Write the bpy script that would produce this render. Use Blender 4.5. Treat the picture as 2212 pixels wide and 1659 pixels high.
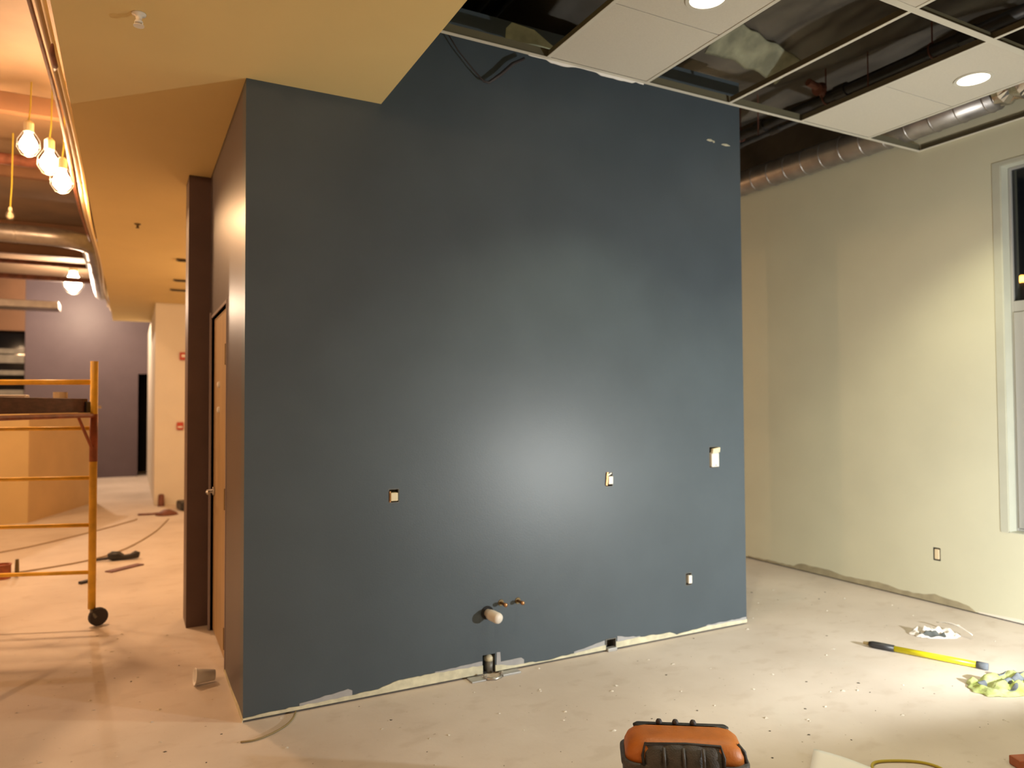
import bpy, math, random
from mathutils import Vector, Matrix, noise
random.seed(7)
scene = bpy.context.scene
for o in list(bpy.data.objects): bpy.data.objects.remove(o)

# ------------------------------------------------------------------ camera
YAW, PITCH, ROLL = .4834, .0288, -.0054
cam_d = bpy.data.cameras.new('camera'); cam = bpy.data.objects.new('camera', cam_d)
scene.collection.objects.link(cam); scene.camera = cam
cam_d.sensor_fit = 'HORIZONTAL'; cam_d.sensor_width = 36; cam_d.lens = 36 * 1572.4 / 2212
cam_d.clip_start = .05; cam_d.clip_end = 200
_f = Vector((math.sin(YAW) * math.cos(PITCH), math.cos(YAW) * math.cos(PITCH), math.sin(PITCH)))
_r = Vector((math.cos(YAW), -math.sin(YAW), 0)); _u = _r.cross(_f)
_R = _r * math.cos(ROLL) + _u * math.sin(ROLL); _U = _u * math.cos(ROLL) - _r * math.sin(ROLL)
cam.matrix_world = Matrix(((_R.x, _U.x, -_f.x, 0), (_R.y, _U.y, -_f.y, 0), (_R.z, _U.z, -_f.z, 1.6), (0, 0, 0, 1)))
cam_d.dof.use_dof = True; cam_d.dof.focus_distance = 3.0; cam_d.dof.aperture_fstop = 1.8

# ------------------------------------------------------------------ world: night outside
w = bpy.data.worlds.new('night'); scene.world = w; w.use_nodes = True
bg = w.node_tree.nodes['Background']; bg.inputs[0].default_value = (.02, .025, .04, 1); bg.inputs[1].default_value = .05

# ------------------------------------------------------------------ exposure
vs = scene.view_settings
vs.view_transform = 'Standard'; vs.look = 'None'; vs.exposure = 0; vs.gamma = 1; vs.use_curve_mapping = False

WARM = (1, .57, .28)
WARM2 = (1, .72, .50)
WHITE = (.98, 1, .97)
CFL = (1, .92, .62)
P_BULB = 205; P_FLOOD = 165; P_DOWN = 195

# ------------------------------------------------------------------ materials
def mat(name, col, rough=.6, metal=0, spec=.5, var=.0, scale=8, col2=None, bump=0, bscale=60, emit=None, estr=0, alpha=1, trans=0, detail=4, stretch=None):
    m = bpy.data.materials.new(name); m.use_nodes = True
    nt = m.node_tree; N = nt.nodes; L = nt.links; b = N['Principled BSDF']
    b.inputs['Base Color'].default_value = (*col, 1); b.inputs['Roughness'].default_value = rough
    b.inputs['Metallic'].default_value = metal; b.inputs['Specular IOR Level'].default_value = spec
    b.inputs['Transmission Weight'].default_value = trans; b.inputs['Alpha'].default_value = alpha
    tc = N.new('ShaderNodeTexCoord'); vec = tc.outputs['Object']
    if stretch:
        mp = N.new('ShaderNodeMapping'); mp.inputs['Scale'].default_value = stretch
        L.new(vec, mp.inputs[0]); vec = mp.outputs[0]
    if var or col2:
        n = N.new('ShaderNodeTexNoise'); n.inputs['Scale'].default_value = scale; n.inputs['Detail'].default_value = detail
        L.new(vec, n.inputs['Vector'])
        r = N.new('ShaderNodeValToRGB'); r.color_ramp.elements[0].position = .32; r.color_ramp.elements[1].position = .68
        c2 = col2 or tuple(min(1, c * (1 + var)) for c in col); c1 = col if col2 else tuple(c * (1 - var) for c in col)
        r.color_ramp.elements[0].color = (*c1, 1); r.color_ramp.elements[1].color = (*c2, 1)
        L.new(n.outputs['Fac'], r.inputs[0]); L.new(r.outputs[0], b.inputs['Base Color'])
    if bump:
        n2 = N.new('ShaderNodeTexNoise'); n2.inputs['Scale'].default_value = bscale; n2.inputs['Detail'].default_value = 3
        L.new(vec, n2.inputs['Vector'])
        bp = N.new('ShaderNodeBump'); bp.inputs['Strength'].default_value = bump; bp.inputs['Distance'].default_value = .01
        L.new(n2.outputs['Fac'], bp.inputs['Height']); L.new(bp.outputs[0], b.inputs['Normal'])
    if emit:
        b.inputs['Emission Color'].default_value = (*emit, 1); b.inputs['Emission Strength'].default_value = estr
    return m

def floor_mat():
    m = bpy.data.materials.new('dusty_concrete'); m.use_nodes = True
    nt = m.node_tree; N = nt.nodes; L = nt.links; b = N['Principled BSDF']
    tc = N.new('ShaderNodeTexCoord')
    def nz(scale, det, p0, p1, c0, c1, stretch=None):
        v = tc.outputs['Object']
        if stretch:
            mp = N.new('ShaderNodeMapping'); mp.inputs['Scale'].default_value = stretch; mp.inputs['Rotation'].default_value = (0, 0, .5)
            L.new(v, mp.inputs[0]); v = mp.outputs[0]
        n = N.new('ShaderNodeTexNoise'); n.inputs['Scale'].default_value = scale; n.inputs['Detail'].default_value = det
        L.new(v, n.inputs['Vector'])
        r = N.new('ShaderNodeValToRGB'); r.color_ramp.elements[0].position = p0; r.color_ramp.elements[1].position = p1
        r.color_ramp.elements[0].color = (*c0, 1); r.color_ramp.elements[1].color = (*c1, 1)
        L.new(n.outputs['Fac'], r.inputs[0]); return r.outputs[0]
    a = nz(1.1, 6, .35, .68, (.57, .50, .44), (.70, .63, .57))
    d = nz(5, 8, .56, .66, (1, 1, 1), (.93, .915, .90), (1, 1.6, 1))
    s = nz(38, 3, .70, .75, (1, 1, 1), (.62, .58, .52))
    wv = nz(2.4, 8, .56, .74, (0, 0, 0), (1, 1, 1))
    def mul(x, y):
        q = N.new('ShaderNodeMix'); q.data_type = 'RGBA'; q.blend_type = 'MULTIPLY'; q.inputs[0].default_value = 1
        L.new(x, q.inputs[6]); L.new(y, q.inputs[7]); return q.outputs[2]
    c = mul(mul(a, d), s)
    q = N.new('ShaderNodeMix'); q.data_type = 'RGBA'; q.inputs[7].default_value = (.68, .65, .60, 1)
    wm = N.new('ShaderNodeMath'); wm.operation = 'MULTIPLY'; wm.inputs[1].default_value = .28; L.new(wv, wm.inputs[0]); L.new(wm.outputs[0], q.inputs[0]); L.new(c, q.inputs[6])
    L.new(q.outputs[2], b.inputs['Base Color'])
    b.inputs['Roughness'].default_value = .62; b.inputs['Specular IOR Level'].default_value = .3
    n2 = N.new('ShaderNodeTexNoise'); n2.inputs['Scale'].default_value = 25; n2.inputs['Detail'].default_value = 6
    L.new(tc.outputs['Object'], n2.inputs['Vector'])
    bp = N.new('ShaderNodeBump'); bp.inputs['Strength'].default_value = .12; bp.inputs['Distance'].default_value = .01
    L.new(n2.outputs['Fac'], bp.inputs['Height']); L.new(bp.outputs[0], b.inputs['Normal'])
    return m

M = dict(
    floor=floor_mat(),
    blue=mat('slate_blue_paint', (.065, .085, .103), .40, spec=.36, var=.05, scale=3, bump=.04, bscale=140),
    mauve=mat('warmlit_blue_far', (.105, .082, .100), .45, spec=.3, var=.05, scale=3),  # blue paint shifted to mauve, standing in for warm bulb light
    plum=mat('warmlit_blue_side', (.090, .074, .082), .40, spec=.34, var=.05, scale=3),  # same blue paint with the orange light on it put into the colour
    cream=mat('cream_wall_paint', (.60, .595, .46), .55, spec=.3, var=.03, scale=2, bump=.03, bscale=120),
    white=mat('white_wall_paint', (.72, .68, .60), .6, var=.03, scale=2),
    soffit=mat('soffit_paint', (.76, .61, .29), .65, spec=.25, var=.02, scale=2),
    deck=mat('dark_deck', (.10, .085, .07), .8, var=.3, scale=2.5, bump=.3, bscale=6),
    deckwarm=mat('faced_insulation', (.19, .125, .075), .7, var=.2, scale=1.3, bump=.5, bscale=3, detail=6),
    raw=mat('raw_drywall_edge', (.60, .57, .42), .85, var=.15, scale=20),
    primer=mat('grey_primer', (.36, .36, .37), .8, var=.08, scale=15),
    dirtyedge=mat('unpainted_base', (.34, .30, .20), .85, var=.15, scale=12),
    greenboard=mat('greenboard', (.42, .46, .33), .8, var=.25, scale=9),
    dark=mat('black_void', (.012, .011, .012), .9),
    black=mat('black_plastic', (.02, .02, .022), .45, var=.3, scale=20),
    rubber=mat('dark_rubber', (.035, .028, .03), .6),
    blackpipe=mat('black_iron_pipe', (.022, .02, .02), .5, var=.3, scale=12),
    tee=mat('white_tee_steel', (.62, .60, .52), .45, spec=.4),
    teeweb=mat('tee_web', (.13, .12, .075), .6),
    tile=mat('acoustic_tile', (.60, .57, .49), .85, var=.025, scale=90, bump=.15, bscale=220),
    galv=mat('galvanised_duct', (.34, .32, .31), .38, metal=.85, var=.2, scale=7, bump=.03, bscale=30),
    foil=mat('crinkled_foil', (.62, .60, .57), .22, metal=1, var=.1, scale=14, bump=.35, bscale=25),
    plastic=mat('dark_poly_sheet', (.12, .108, .092), .36, spec=.6, var=.35, scale=1.8, bump=.4, bscale=5),
    batt=mat('pale_insulation', (.25, .25, .17), .8, var=.35, scale=6, bump=.6, bscale=10),
    joist=mat('steel_joist', (.07, .055, .045), .6, var=.2, scale=10),
    rust=mat('red_brown_hanger', (.17, .06, .04), .6, var=.2, scale=12),
    door=mat('tan_wood_door', (.40, .27, .13), .5, var=.10, scale=3, stretch=(6, 6, .5), detail=6),
    brass=mat('dull_brass', (.17, .12, .05), .45, metal=.6),
    steel=mat('brushed_steel', (.5, .48, .45), .35, metal=.9),
    yellow=mat('scaffold_yellow', (.84, .48, .035), .5, var=.18, scale=9),
    orangered=mat('scaffold_red_oxide', (.34, .09, .03), .55, var=.3, scale=9),
    plank=mat('plank_red_brown', (.13, .05, .03), .65, var=.3, scale=4, stretch=(3, 3, 12)),
    ply=mat('plywood', (.46, .32, .15), .6, var=.08, scale=2.5),
    tan=mat('tan_panel', (.56, .38, .18), .6, var=.06, scale=2),
    tan2=mat('tan_panel_plain', (.54, .39, .18), .65, var=.05, scale=2),
    brownpanel=mat('brown_bulkhead', (.17, .085, .042), .7, var=.15, scale=1.5),
    louvre=mat('grey_louvre', (.20, .19, .165), .6, var=.2, scale=6),
    frame=mat('grey_aluminium', (.40, .40, .39), .4, metal=.35),
    return_=mat('pale_green_return', (.47, .48, .40), .65, var=.04, scale=5),
    glass=mat('night_glass', (.006, .007, .009), .06, spec=.5, alpha=.45),
    whitep=mat('white_plastic', (.78, .76, .70), .4),
    ivory=mat('ivory_plastic', (.72, .64, .44), .45),
    pvc=mat('white_pvc', (.74, .68, .60), .4),
    copper=mat('copper_stub', (.44, .23, .10), .35, metal=.8, var=.2, scale=40),
    grey=mat('grey_metal_box', (.16, .15, .13), .5, metal=.4),
    red=mat('alarm_red', (.50, .06, .03), .4),
    paper=mat('bright_paper', (.90, .89, .88), .7),
    tape=mat('cream_tape', (.74, .62, .42), .6),
    polyellow=mat('pole_yellow', (.80, .74, .02), .35, var=.05, scale=20),
    hivis=mat('hi_vis_cloth', (.33, .41, .085), .8, scale=11, col2=(.54, .60, .30), bump=.5, bscale=40),
    greypatch=mat('slate_cloth_patch', (.14, .16, .19), .8, var=.3, scale=20),
    ragwhite=mat('white_rag', (.66, .62, .58), .85, var=.12, scale=12, bump=.4, bscale=40),
    ragdark=mat('rag_stain', (.10, .11, .11), .8, var=.3, scale=16),
    cordyellow=mat('yellow_cord', (.45, .36, .03), .5),
    cordbrown=mat('brown_cord', (.26, .19, .08), .6),
    cordgrey=mat('dusty_cord', (.38, .29, .2), .7),
    bagorange=mat('orange_nylon', (.43, .125, .012), .5, var=.12, scale=15, bump=.12, bscale=120),
    bagblack=mat('black_nylon', (.022, .018, .018), .55, var=.3, scale=20, bump=.2, bscale=160),
    bagmesh=mat('charcoal_mesh', (.055, .048, .045), .5, var=.3, scale=30, bump=.3, bscale=200),
    crumb=mat('plaster_crumb', (.62, .57, .50), .9, var=.25, scale=30),
    crumbdark=mat('dark_grit', (.10, .085, .07), .9, var=.3, scale=30),
    redbrown=mat('red_brown_tool', (.16, .055, .035), .6, var=.3, scale=14),
    lens=mat('downlight_lens', (.9, .9, .85), .5, emit=CFL[:2] + (.82,), estr=5),
    bulb=mat('lit_bulb', (1, .95, .85), .4, emit=(1, .82, .58), estr=42),
    floodlens=mat('flood_lens', (1, 1, 1), .4, emit=WHITE, estr=25),
    street=mat('street_lamp_glow', (1, .5, .1), .5, emit=(1, .42, .08), estr=22),
    pilaster=mat('dark_brown_paint', (.095, .055, .05), .5, var=.1, scale=4),
    jamb=mat('mauve_grey_jamb', (.27, .22, .23), .4),
    crate=mat('crate_wood', (.42, .29, .15), .7, var=.15, scale=5),
)

# ------------------------------------------------------------------ mesh helpers
COL = scene.collection
def tag(o, label=None, cat=None, group=None, kind=None):
    if label: o['label'] = label
    if cat: o['category'] = cat
    if group: o['group'] = group
    if kind: o['kind'] = kind
    return o
def wloc(o):
    l = Vector((0, 0, 0))
    while o: l += o.location; o = o.parent
    return l
class MB:
    def __init__(s): s.v = []; s.f = []
    def add(s, vs, fs):
        k = len(s.v); s.v += [tuple(p) for p in vs]; s.f += [tuple(i + k for i in f) for f in fs]; return s
    def box(s, x0, x1, y0, y1, z0, z1):
        return s.add([(x, y, z) for z in (z0, z1) for y in (y0, y1) for x in (x0, x1)],
                     [(0, 2, 3, 1), (4, 5, 7, 6), (0, 1, 5, 4), (2, 6, 7, 3), (0, 4, 6, 2), (1, 3, 7, 5)])
    def obox(s, c, u, v, n):           # oriented box: centre + three half axes (right handed)
        c, u, v, n = map(Vector, (c, u, v, n))
        return s.add([c + u * a + v * b + n * d for d in (-1, 1) for b in (-1, 1) for a in (-1, 1)],
                     [(0, 2, 3, 1), (4, 5, 7, 6), (0, 1, 5, 4), (2, 6, 7, 3), (0, 4, 6, 2), (1, 3, 7, 5)])
    def prism(s, pts, z0, z1):         # footprint polygon counter-clockwise
        n = len(pts)
        return s.add([(x, y, z0) for x, y in pts] + [(x, y, z1) for x, y in pts],
                     [tuple(range(n))[::-1], tuple(range(n, 2 * n))] + [(i, (i + 1) % n, (i + 1) % n + n, i + n) for i in range(n)])
    def xprism(s, pts, y0, y1):        # polygon in XZ extruded in Y
        n = len(pts)
        return s.add([(x, y0, z) for x, z in pts] + [(x, y1, z) for x, z in pts],
                     [tuple(range(n)), tuple(range(n, 2 * n))[::-1]] + [(i, i + n, (i + 1) % n + n, (i + 1) % n) for i in range(n)])
    def yprism(s, pts, x0, x1):        # polygon in YZ extruded in X
        n = len(pts)
        return s.add([(x0, y, z) for y, z in pts] + [(x1, y, z) for y, z in pts],
                     [tuple(range(n))[::-1], tuple(range(n, 2 * n))] + [(i, (i + 1) % n, (i + 1) % n + n, i + n) for i in range(n)])
    def tube(s, path, r, n=10, caps=True):
        path = [Vector(p) for p in path]; rs = r if isinstance(r, (list, tuple)) else [r] * len(path)
        k = len(s.v); up = None
        for i, p in enumerate(path):
            t = (path[min(i + 1, len(path) - 1)] - path[max(i - 1, 0)]).normalized()
            if up is None: up = Vector((0, 0, 1)) if abs(t.z) < .9 else Vector((1, 0, 0))
            a = t.cross(up); a = a.normalized() if a.length > 1e-5 else t.orthogonal().normalized(); b = a.cross(t).normalized(); up = b
            for j in range(n):
                q = 2 * math.pi * j / n; s.v.append(tuple(p + (a * math.cos(q) + b * math.sin(q)) * rs[i]))
        for i in range(len(path) - 1):
            for j in range(n):
                j2 = (j + 1) % n; s.f.append((k + i * n + j, k + i * n + j2, k + (i + 1) * n + j2, k + (i + 1) * n + j))
        if caps:
            s.f.append(tuple(k + j for j in range(n))[::-1]); s.f.append(tuple(k + (len(path) - 1) * n + j for j in range(n)))
        return s
    def lathe(s, prof, c=(0, 0, 0), ax=(0, 0, 1), n=20):
        c = Vector(c); ax = Vector(ax).normalized(); a = ax.orthogonal().normalized(); b = ax.cross(a); k = len(s.v)
        for r, z in prof:
            for j in range(n):
                q = 2 * math.pi * j / n; s.v.append(tuple(c + ax * z + (a * math.cos(q) + b * math.sin(q)) * r))
        for i in range(len(prof) - 1):
            for j in range(n):
                j2 = (j + 1) % n; s.f.append((k + i * n + j, k + i * n + j2, k + (i + 1) * n + j2, k + (i + 1) * n + j))
        if tuple(prof[0]) == tuple(prof[-1]): return s
        if prof[0][0] > 1e-4: s.f.append(tuple(k + j for j in range(n))[::-1])
        if prof[-1][0] > 1e-4: s.f.append(tuple(k + (len(prof) - 1) * n + j for j in range(n)))
        return s
    def sheet(s, fn, nu, nv, thick=0):
        k = len(s.v); pts = [Vector(fn(i / nu, j / nv)) for j in range(nv + 1) for i in range(nu + 1)]
        s.v += [tuple(p) for p in pts]; W = nu + 1
        top = [(k + j * W + i, k + j * W + i + 1, k + (j + 1) * W + i + 1, k + (j + 1) * W + i) for j in range(nv) for i in range(nu)]
        s.f += top
        if thick:
            k2 = len(s.v); s.v += [(p.x, p.y, p.z - thick) for p in pts]
            s.f += [tuple(i - k + k2 for i in f)[::-1] for f in top]
            ring = [i for i in range(W)] + [j * W + nu for j in range(1, nv + 1)] + [nv * W + i for i in range(nu - 1, -1, -1)] + [j * W for j in range(nv - 1, 0, -1)]
            for a, b in zip(ring, ring[1:] + ring[:1]): s.f.append((k + a, k2 + a, k2 + b, k + b))
        return s
    def build(s, name, m, parent=None, smooth=False, bevel=0, sub=0):
        off = wloc(parent) if parent else Vector((0, 0, 0))
        me = bpy.data.meshes.new(name); me.from_pydata([tuple(Vector(p) - off) for p in s.v], [], s.f); me.update()
        me.materials.append(M[m] if isinstance(m, str) else m)
        if smooth: me.polygons.foreach_set('use_smooth', [True] * len(me.polygons))
        o = bpy.data.objects.new(name, me); COL.objects.link(o)
        if parent: o.parent = parent
        if bevel:
            b = o.modifiers.new('bevel', 'BEVEL'); b.width = bevel; b.segments = 2; b.limit_method = 'ANGLE'
        if sub:
            u = o.modifiers.new('sub', 'SUBSURF'); u.levels = sub; u.render_levels = sub
        return o
def empty(name, loc, label=None, cat=None, group=None, kind=None):
    o = bpy.data.objects.new(name, None); COL.objects.link(o); o.location = loc; o.empty_display_size = .05
    return tag(o, label, cat, group, kind)
def struct(name, mb, m, label=None, **k):
    return tag(mb.build(name, m, **k), label, None, None, 'structure')
def cells(us, vs, holes):
    """rectangles that tile a panel and leave the holes open"""
    U = sorted(set(us + [h[i] for h in holes for i in (0, 1)])); V = sorted(set(vs + [h[i] for h in holes for i in (2, 3)]))
    for a, b in zip(U, U[1:]):
        for c, d in zip(V, V[1:]):
            mu, mv = (a + b) / 2, (c + d) / 2
            if not any(h[0] < mu < h[1] and h[2] < mv < h[3] for h in holes): yield a, b, c, d
def light(name, typ, loc, power, color, parent=None, **k):
    l = bpy.data.lights.new(name, typ); l.energy = power; l.color = color
    for a, v in k.items(): setattr(l, a, v)
    o = bpy.data.objects.new(name, l); COL.objects.link(o); o.location = Vector(loc) - (wloc(parent) if parent else Vector())
    if parent: o.parent = parent
    return o
def N3(x, y, z=0): return noise.noise(Vector((x, y, z)))

# ------------------------------------------------------------------ key dimensions (metres)
D = 3.94; XL, XR = .52, 3.985; XW = 5.693; ZS = 3.304; ZG = 3.65; XS = 1.2425; XSL = -.31; YG = 3.657
DECK = 4.7; YB = -3.2; YF = 19.0; XLEFT = -6.0

# ------------------------------------------------------------------ setting
struct('floor', MB().box(XLEFT - .2, XW + .3, YB - .2, YF + 1.5, -.15, 0), 'floor', 'pale dusty concrete floor with mottled patches')
struct('ceiling', MB().box(XSL, XW + .3, YB - .2, YF + 1.5, DECK, DECK + .15), 'deck', 'dark structural deck above the hanging grid')
struct('ceiling_deck_left', MB().box(XLEFT - .2, XSL, YB - .2, YF + 1.5, 4.45, DECK + .15), 'deckwarm', 'brown faced insulation deck over the scaffold area')

# blue accent wall with its device openings
H_OUT1 = (1.285, 1.347, 1.055, 1.133); H_OUT2 = (2.752, 2.812, 1.062, 1.155); H_SW = (3.648, 3.733, 1.145, 1.295)
H_OUT3 = (3.418, 3.472, .342, .428); H_VENT = (1.862, 1.945, 0.012, .118); H_BOX = (2.742, 2.824, .012, .078)
mb = MB()
for a, b, c, d in cells([XL, XR], [.012, 3.98], [H_OUT1, H_OUT2, H_SW, H_OUT3, H_VENT, H_BOX]): mb.box(a, b, D, D + .12, c, d)
wf = struct('wall_front', mb, 'blue', 'slate blue painted wall with open outlet boxes')
MB().box(XL, XR, D + .02, D + .11, 0, .012).build('floor_track', 'dark', wf)
def ragged(x0, x1, zf, step=.03, z0=.012, y=D, t=.004):
    xs = []; x = x0
    while x < x1: xs.append(x); x += step * random.uniform(.6, 1.4)
    xs.append(x1)
    return MB().xprism([(x, z0) for x in xs] + [(x, max(z0 + .002, zf(x) + random.uniform(-.003, .003))) for x in reversed(xs)], y - t, y)
def interp(tab):
    def f(x):
        for (a, p), (b, q) in zip(tab, tab[1:]):
            if a <= x <= b: return p + (q - p) * (x - a) / (b - a)
        return tab[-1][1]
    return f
rawz = interp([(.52, .022), (.75, .03), (1.05, .034), (1.2, .036), (1.35, .066), (1.6, .068), (1.86, .06), (1.95, .05), (2.05, .03), (2.3, .018), (2.5, .03), (2.74, .045), (2.83, .052), (3.1, .05), (3.3, .042), (3.32, .02), (3.45, .03), (3.6, .038), (3.985, .036)])
for a, b in ((XL, 1.862), (1.945, 2.742), (2.824, XR)):
    ragged(a, b, rawz).build('raw_drywall_strip', 'raw', wf)
prim = [(.80, 1.08, interp([(.8, .04), (1.07, .072), (1.08, .06)])), (1.56, 1.86, interp([(1.56, .074), (1.86, .085)])), (1.955, 2.14, interp([(1.95, .062), (2.13, .064), (2.14, .05)])), (2.50, 2.735, interp([(2.5, .036), (2.735, .075)])), (2.835, 3.02, interp([(2.83, .085), (2.9, .07), (3.02, .056)])), (3.6, 3.98, interp([(3.6, .046), (3.98, .05)]))]
for a, b, f in prim: ragged(a, b, f, y=D, t=.002).build('grey_primer_strip', 'primer', wf)
MB().xprism([(1.952, .012), (1.985, .012), (1.978, .12), (1.955, .122)], D - .0022, D).build('grey_primer_strip', 'primer', wf)
# bare board above the paint line, pale plaster scuffs, dark V-shaped shadow at the top
MB().xprism([(2.03, 3.835), (2.50, 3.835), (2.46, 3.86), (2.36, 3.90), (2.24, 3.965), (2.08, 3.975), (2.04, 3.93)], D - .003, D).build('bare_board_patch', 'greenboard', wf)
for x0, z0, wd in ((3.66, 3.50, .07), (3.80, 3.49, .09), (3.72, 3.495, .02)):
    MB().xprism([(x0, z0), (x0 + wd * .5, z0 - .006), (x0 + wd, z0 + .002), (x0 + wd * .6, z0 + .012), (x0 + wd * .2, z0 + .009)], D - .002, D).build('plaster_scuff', 'raw', wf)

# side of the blue block (with the door) and the rest of the block
DY0, DY1, DZ = 4.745, 5.66, 2.235
mb = MB()
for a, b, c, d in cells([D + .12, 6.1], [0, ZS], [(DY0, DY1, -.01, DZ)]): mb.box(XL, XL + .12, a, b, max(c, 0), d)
ws = struct('wall_front_return', mb, 'plum', 'narrow blue side wall, warm light painted in as plum, with the tan door')
ragged2 = MB().yprism([(D, .0), (4.74, .0), (4.74, .02), (4.4, .016), (4.1, .03), (D, .022)], XL - .004, XL)
ragged2.build('raw_drywall_strip', 'raw', ws)
struct('wall_block_rear', MB().box(XL + .12, XR - .12, 5.98, 6.1, 0, 3.98), 'white')
struct('wall_block_right', MB().box(XR - .12, XR, D + .12, 6.1, 0, 3.98), 'cream')
struct('wall_pilaster', MB().box(.372, XL, 5.80, 6.1, 0, ZS), 'pilaster', 'dark painted pilaster beside the tan door')
# soffit, exposed underside
sb = MB().box(XSL, XS, YB, D, ZS, DECK).box(XSL, XL + .12, D, 16.3, ZS, DECK).box(XL + .12, XS, D, D + .125, ZS + .0, DECK)
sb.box(XL + .12, 3.2, 6.1, 16.3, ZS, DECK)
so = struct('ceiling_soffit', sb, 'soffit', 'long lowered drywall soffit leading past the blue wall')

# door in the block side
dr = struct('door_1', MB().box(XL + .018, XL + .060, DY0 + .006, DY1 - .006, .012, DZ - .006), 'door', 'tan wood door set in the plum-tinted blue side wall', bevel=.002)
jm = MB().box(XL - .012, XL + .1, DY1, DY1 + .045, 0, DZ + .045).box(XL - .004, XL + .1, DY0 - .02, DY0, 0, DZ + .02).box(XL - .004, XL + .1, DY0, DY1, DZ, DZ + .02)
jm.build('door_frame', 'jamb', dr, bevel=.002)
for z in (1.92, 1.035, .195):
    MB().box(XL + .001, XL + .019, DY0 + .012, DY0 + .05, z - .062, z + .062).tube([(XL, DY0 + .008, z - .065), (XL, DY0 + .008, z + .065)], .009).build('hinge', 'brass', dr)
h = MB().lathe([(.03, 0), (.03, .012), (.012, .014), (.012, .05)], (XL + .018, 5.585, 1.0), (-1, 0, 0), 16).tube([(XL - .028, 5.585, 1.0), (XL - .034, 5.55, 1.0), (XL - .034, 5.46, .998)], .010)
h.build('lever_handle', 'steel', dr, smooth=True)
for z in (1.75, 1.578): MB().lathe([(.022, 0), (.020, .012), (.008, .016)], (XL + .018, 5.30, z), (-1, 0, 0), 12).build('white_peg', 'whitep', dr)

# right cream wall with window
WY0, WY1, WZ0, WZ1 = 1.15, 3.05, .648, 3.352
H_RO = (3.562, 3.622, .345, .447)
mb = MB()
for a, b, c, d in cells([YB, 8.9], [.010, 3.80], [(WY0, WY1, WZ0, WZ1), H_RO, (-1.9, .0, WZ0, WZ1)]): mb.box(XW, XW + .22, a, b, c, d)
wr = struct('wall_right', mb, 'cream', 'cream painted wall with tall windows')
MB().box(XW + .012, XW + .2, YB, 8.9, 0, .010).build('floor_track', 'dark', wr)
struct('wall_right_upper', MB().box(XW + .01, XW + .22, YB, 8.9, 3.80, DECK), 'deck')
basez = interp([(3.30, .012), (3.36, .05), (3.5, .06), (3.62, .075), (3.72, .05), (3.9, .045), (4.1, .07), (4.3, .055), (4.45, .05), (4.6, .075), (4.8, .07), (4.95, .07), (5.0, .03), (5.3, .03), (5.6, .025)])
ys = [3.3 + .045 * i for i in range(52)]
MB().yprism([(y, .010) for y in ys] + [(y, basez(y) + random.uniform(-.004, .004)) for y in reversed(ys)], XW - .003, XW).build('unpainted_base_strip', 'dirtyedge', wr)
MB().yprism([(2.2, .010), (3.28, .010), (3.28, .02), (3.0, .035), (2.7, .03), (2.2, .034)], XW - .003, XW).build('white_base_strip', 'white', wr)
for wn, (y0, y1) in enumerate(((WY0, WY1), (-1.9, .0))):
    wo = empty('window_%d' % (wn + 1), (XW + .1, (y0 + y1) / 2, WZ0), 'tall grey framed window, dark at night, in the cream wall' if wn == 0 else 'tall night window further along the cream wall', kind='structure')
    MB().box(XW + .001, XW + .17, y1 - .006, y1, WZ0, WZ1).box(XW + .001, XW + .17, y0, y0 + .006, WZ0, WZ1).box(XW + .001, XW + .17, y0, y1, WZ1 - .006, WZ1).box(XW + .001, XW + .17, y0, y1, WZ0, WZ0 + .006).build('drywall_return', 'return_', wo)
    MB().box(XW - .004, XW, y1, y1 + .055, WZ0, WZ1 + .03).box(XW - .004, XW, y0, y1, WZ1, WZ1 + .03).build('corner_bead', 'return_', wo)
    fr = MB(); X0, X1 = XW + .09, XW + .15; g = .018; zt = 2.317
    a0, a1 = y0 + .007, y1 - .007; b0, b1 = WZ0 + .007, WZ1 - .007
    fr.box(X0, X1, a1 - g, a1, b0, b1).box(X0, X1, a0, a0 + g, b0, b1).box(X0, X1, a0 + g, a1 - g, b1 - g, b1).box(X0, X1, a0 + g, a1 - g, b0, b0 + g).box(X0, X1, a0 + g, a1 - g, zt - .05, zt + .03)
    fr.box(X0, X1, (a0 + a1) / 2 - .03, (a0 + a1) / 2 + .03, b0 + g, zt - .05)
    fr.build('window_frame', 'frame', wo, bevel=.003)
    for s0, s1 in ((a0 + g, (a0 + a1) / 2 - .03), ((a0 + a1) / 2 + .03, a1 - g)):
        sf = MB(); z0, z1 = b0 + g, zt - .05; q = .075; xx = X0 - .012
        sf.box(xx, X1 - .01, s0 + .004, s0 + q, z0 + .004, z1 - .004).box(xx, X1 - .01, s1 - q, s1 - .004, z0 + .004, z1 - .004).box(xx, X1 - .01, s0 + q, s1 - q, z0 + .004, z0 + q).box(xx, X1 - .01, s0 + q, s1 - q, z1 - q, z1 - .004)
        sa = sf.build('sash', 'frame', wo, bevel=.004)
        MB().box(X0 + .02, X0 + .03, s0 + q, s1 - q, z0 + q, z1 - q).build('pane', 'glass', sa)
    MB().box(X0 + .02, X0 + .03, a0 + g, a1 - g, zt + .03, b1 - g).build('pane', 'glass', wo)
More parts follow.
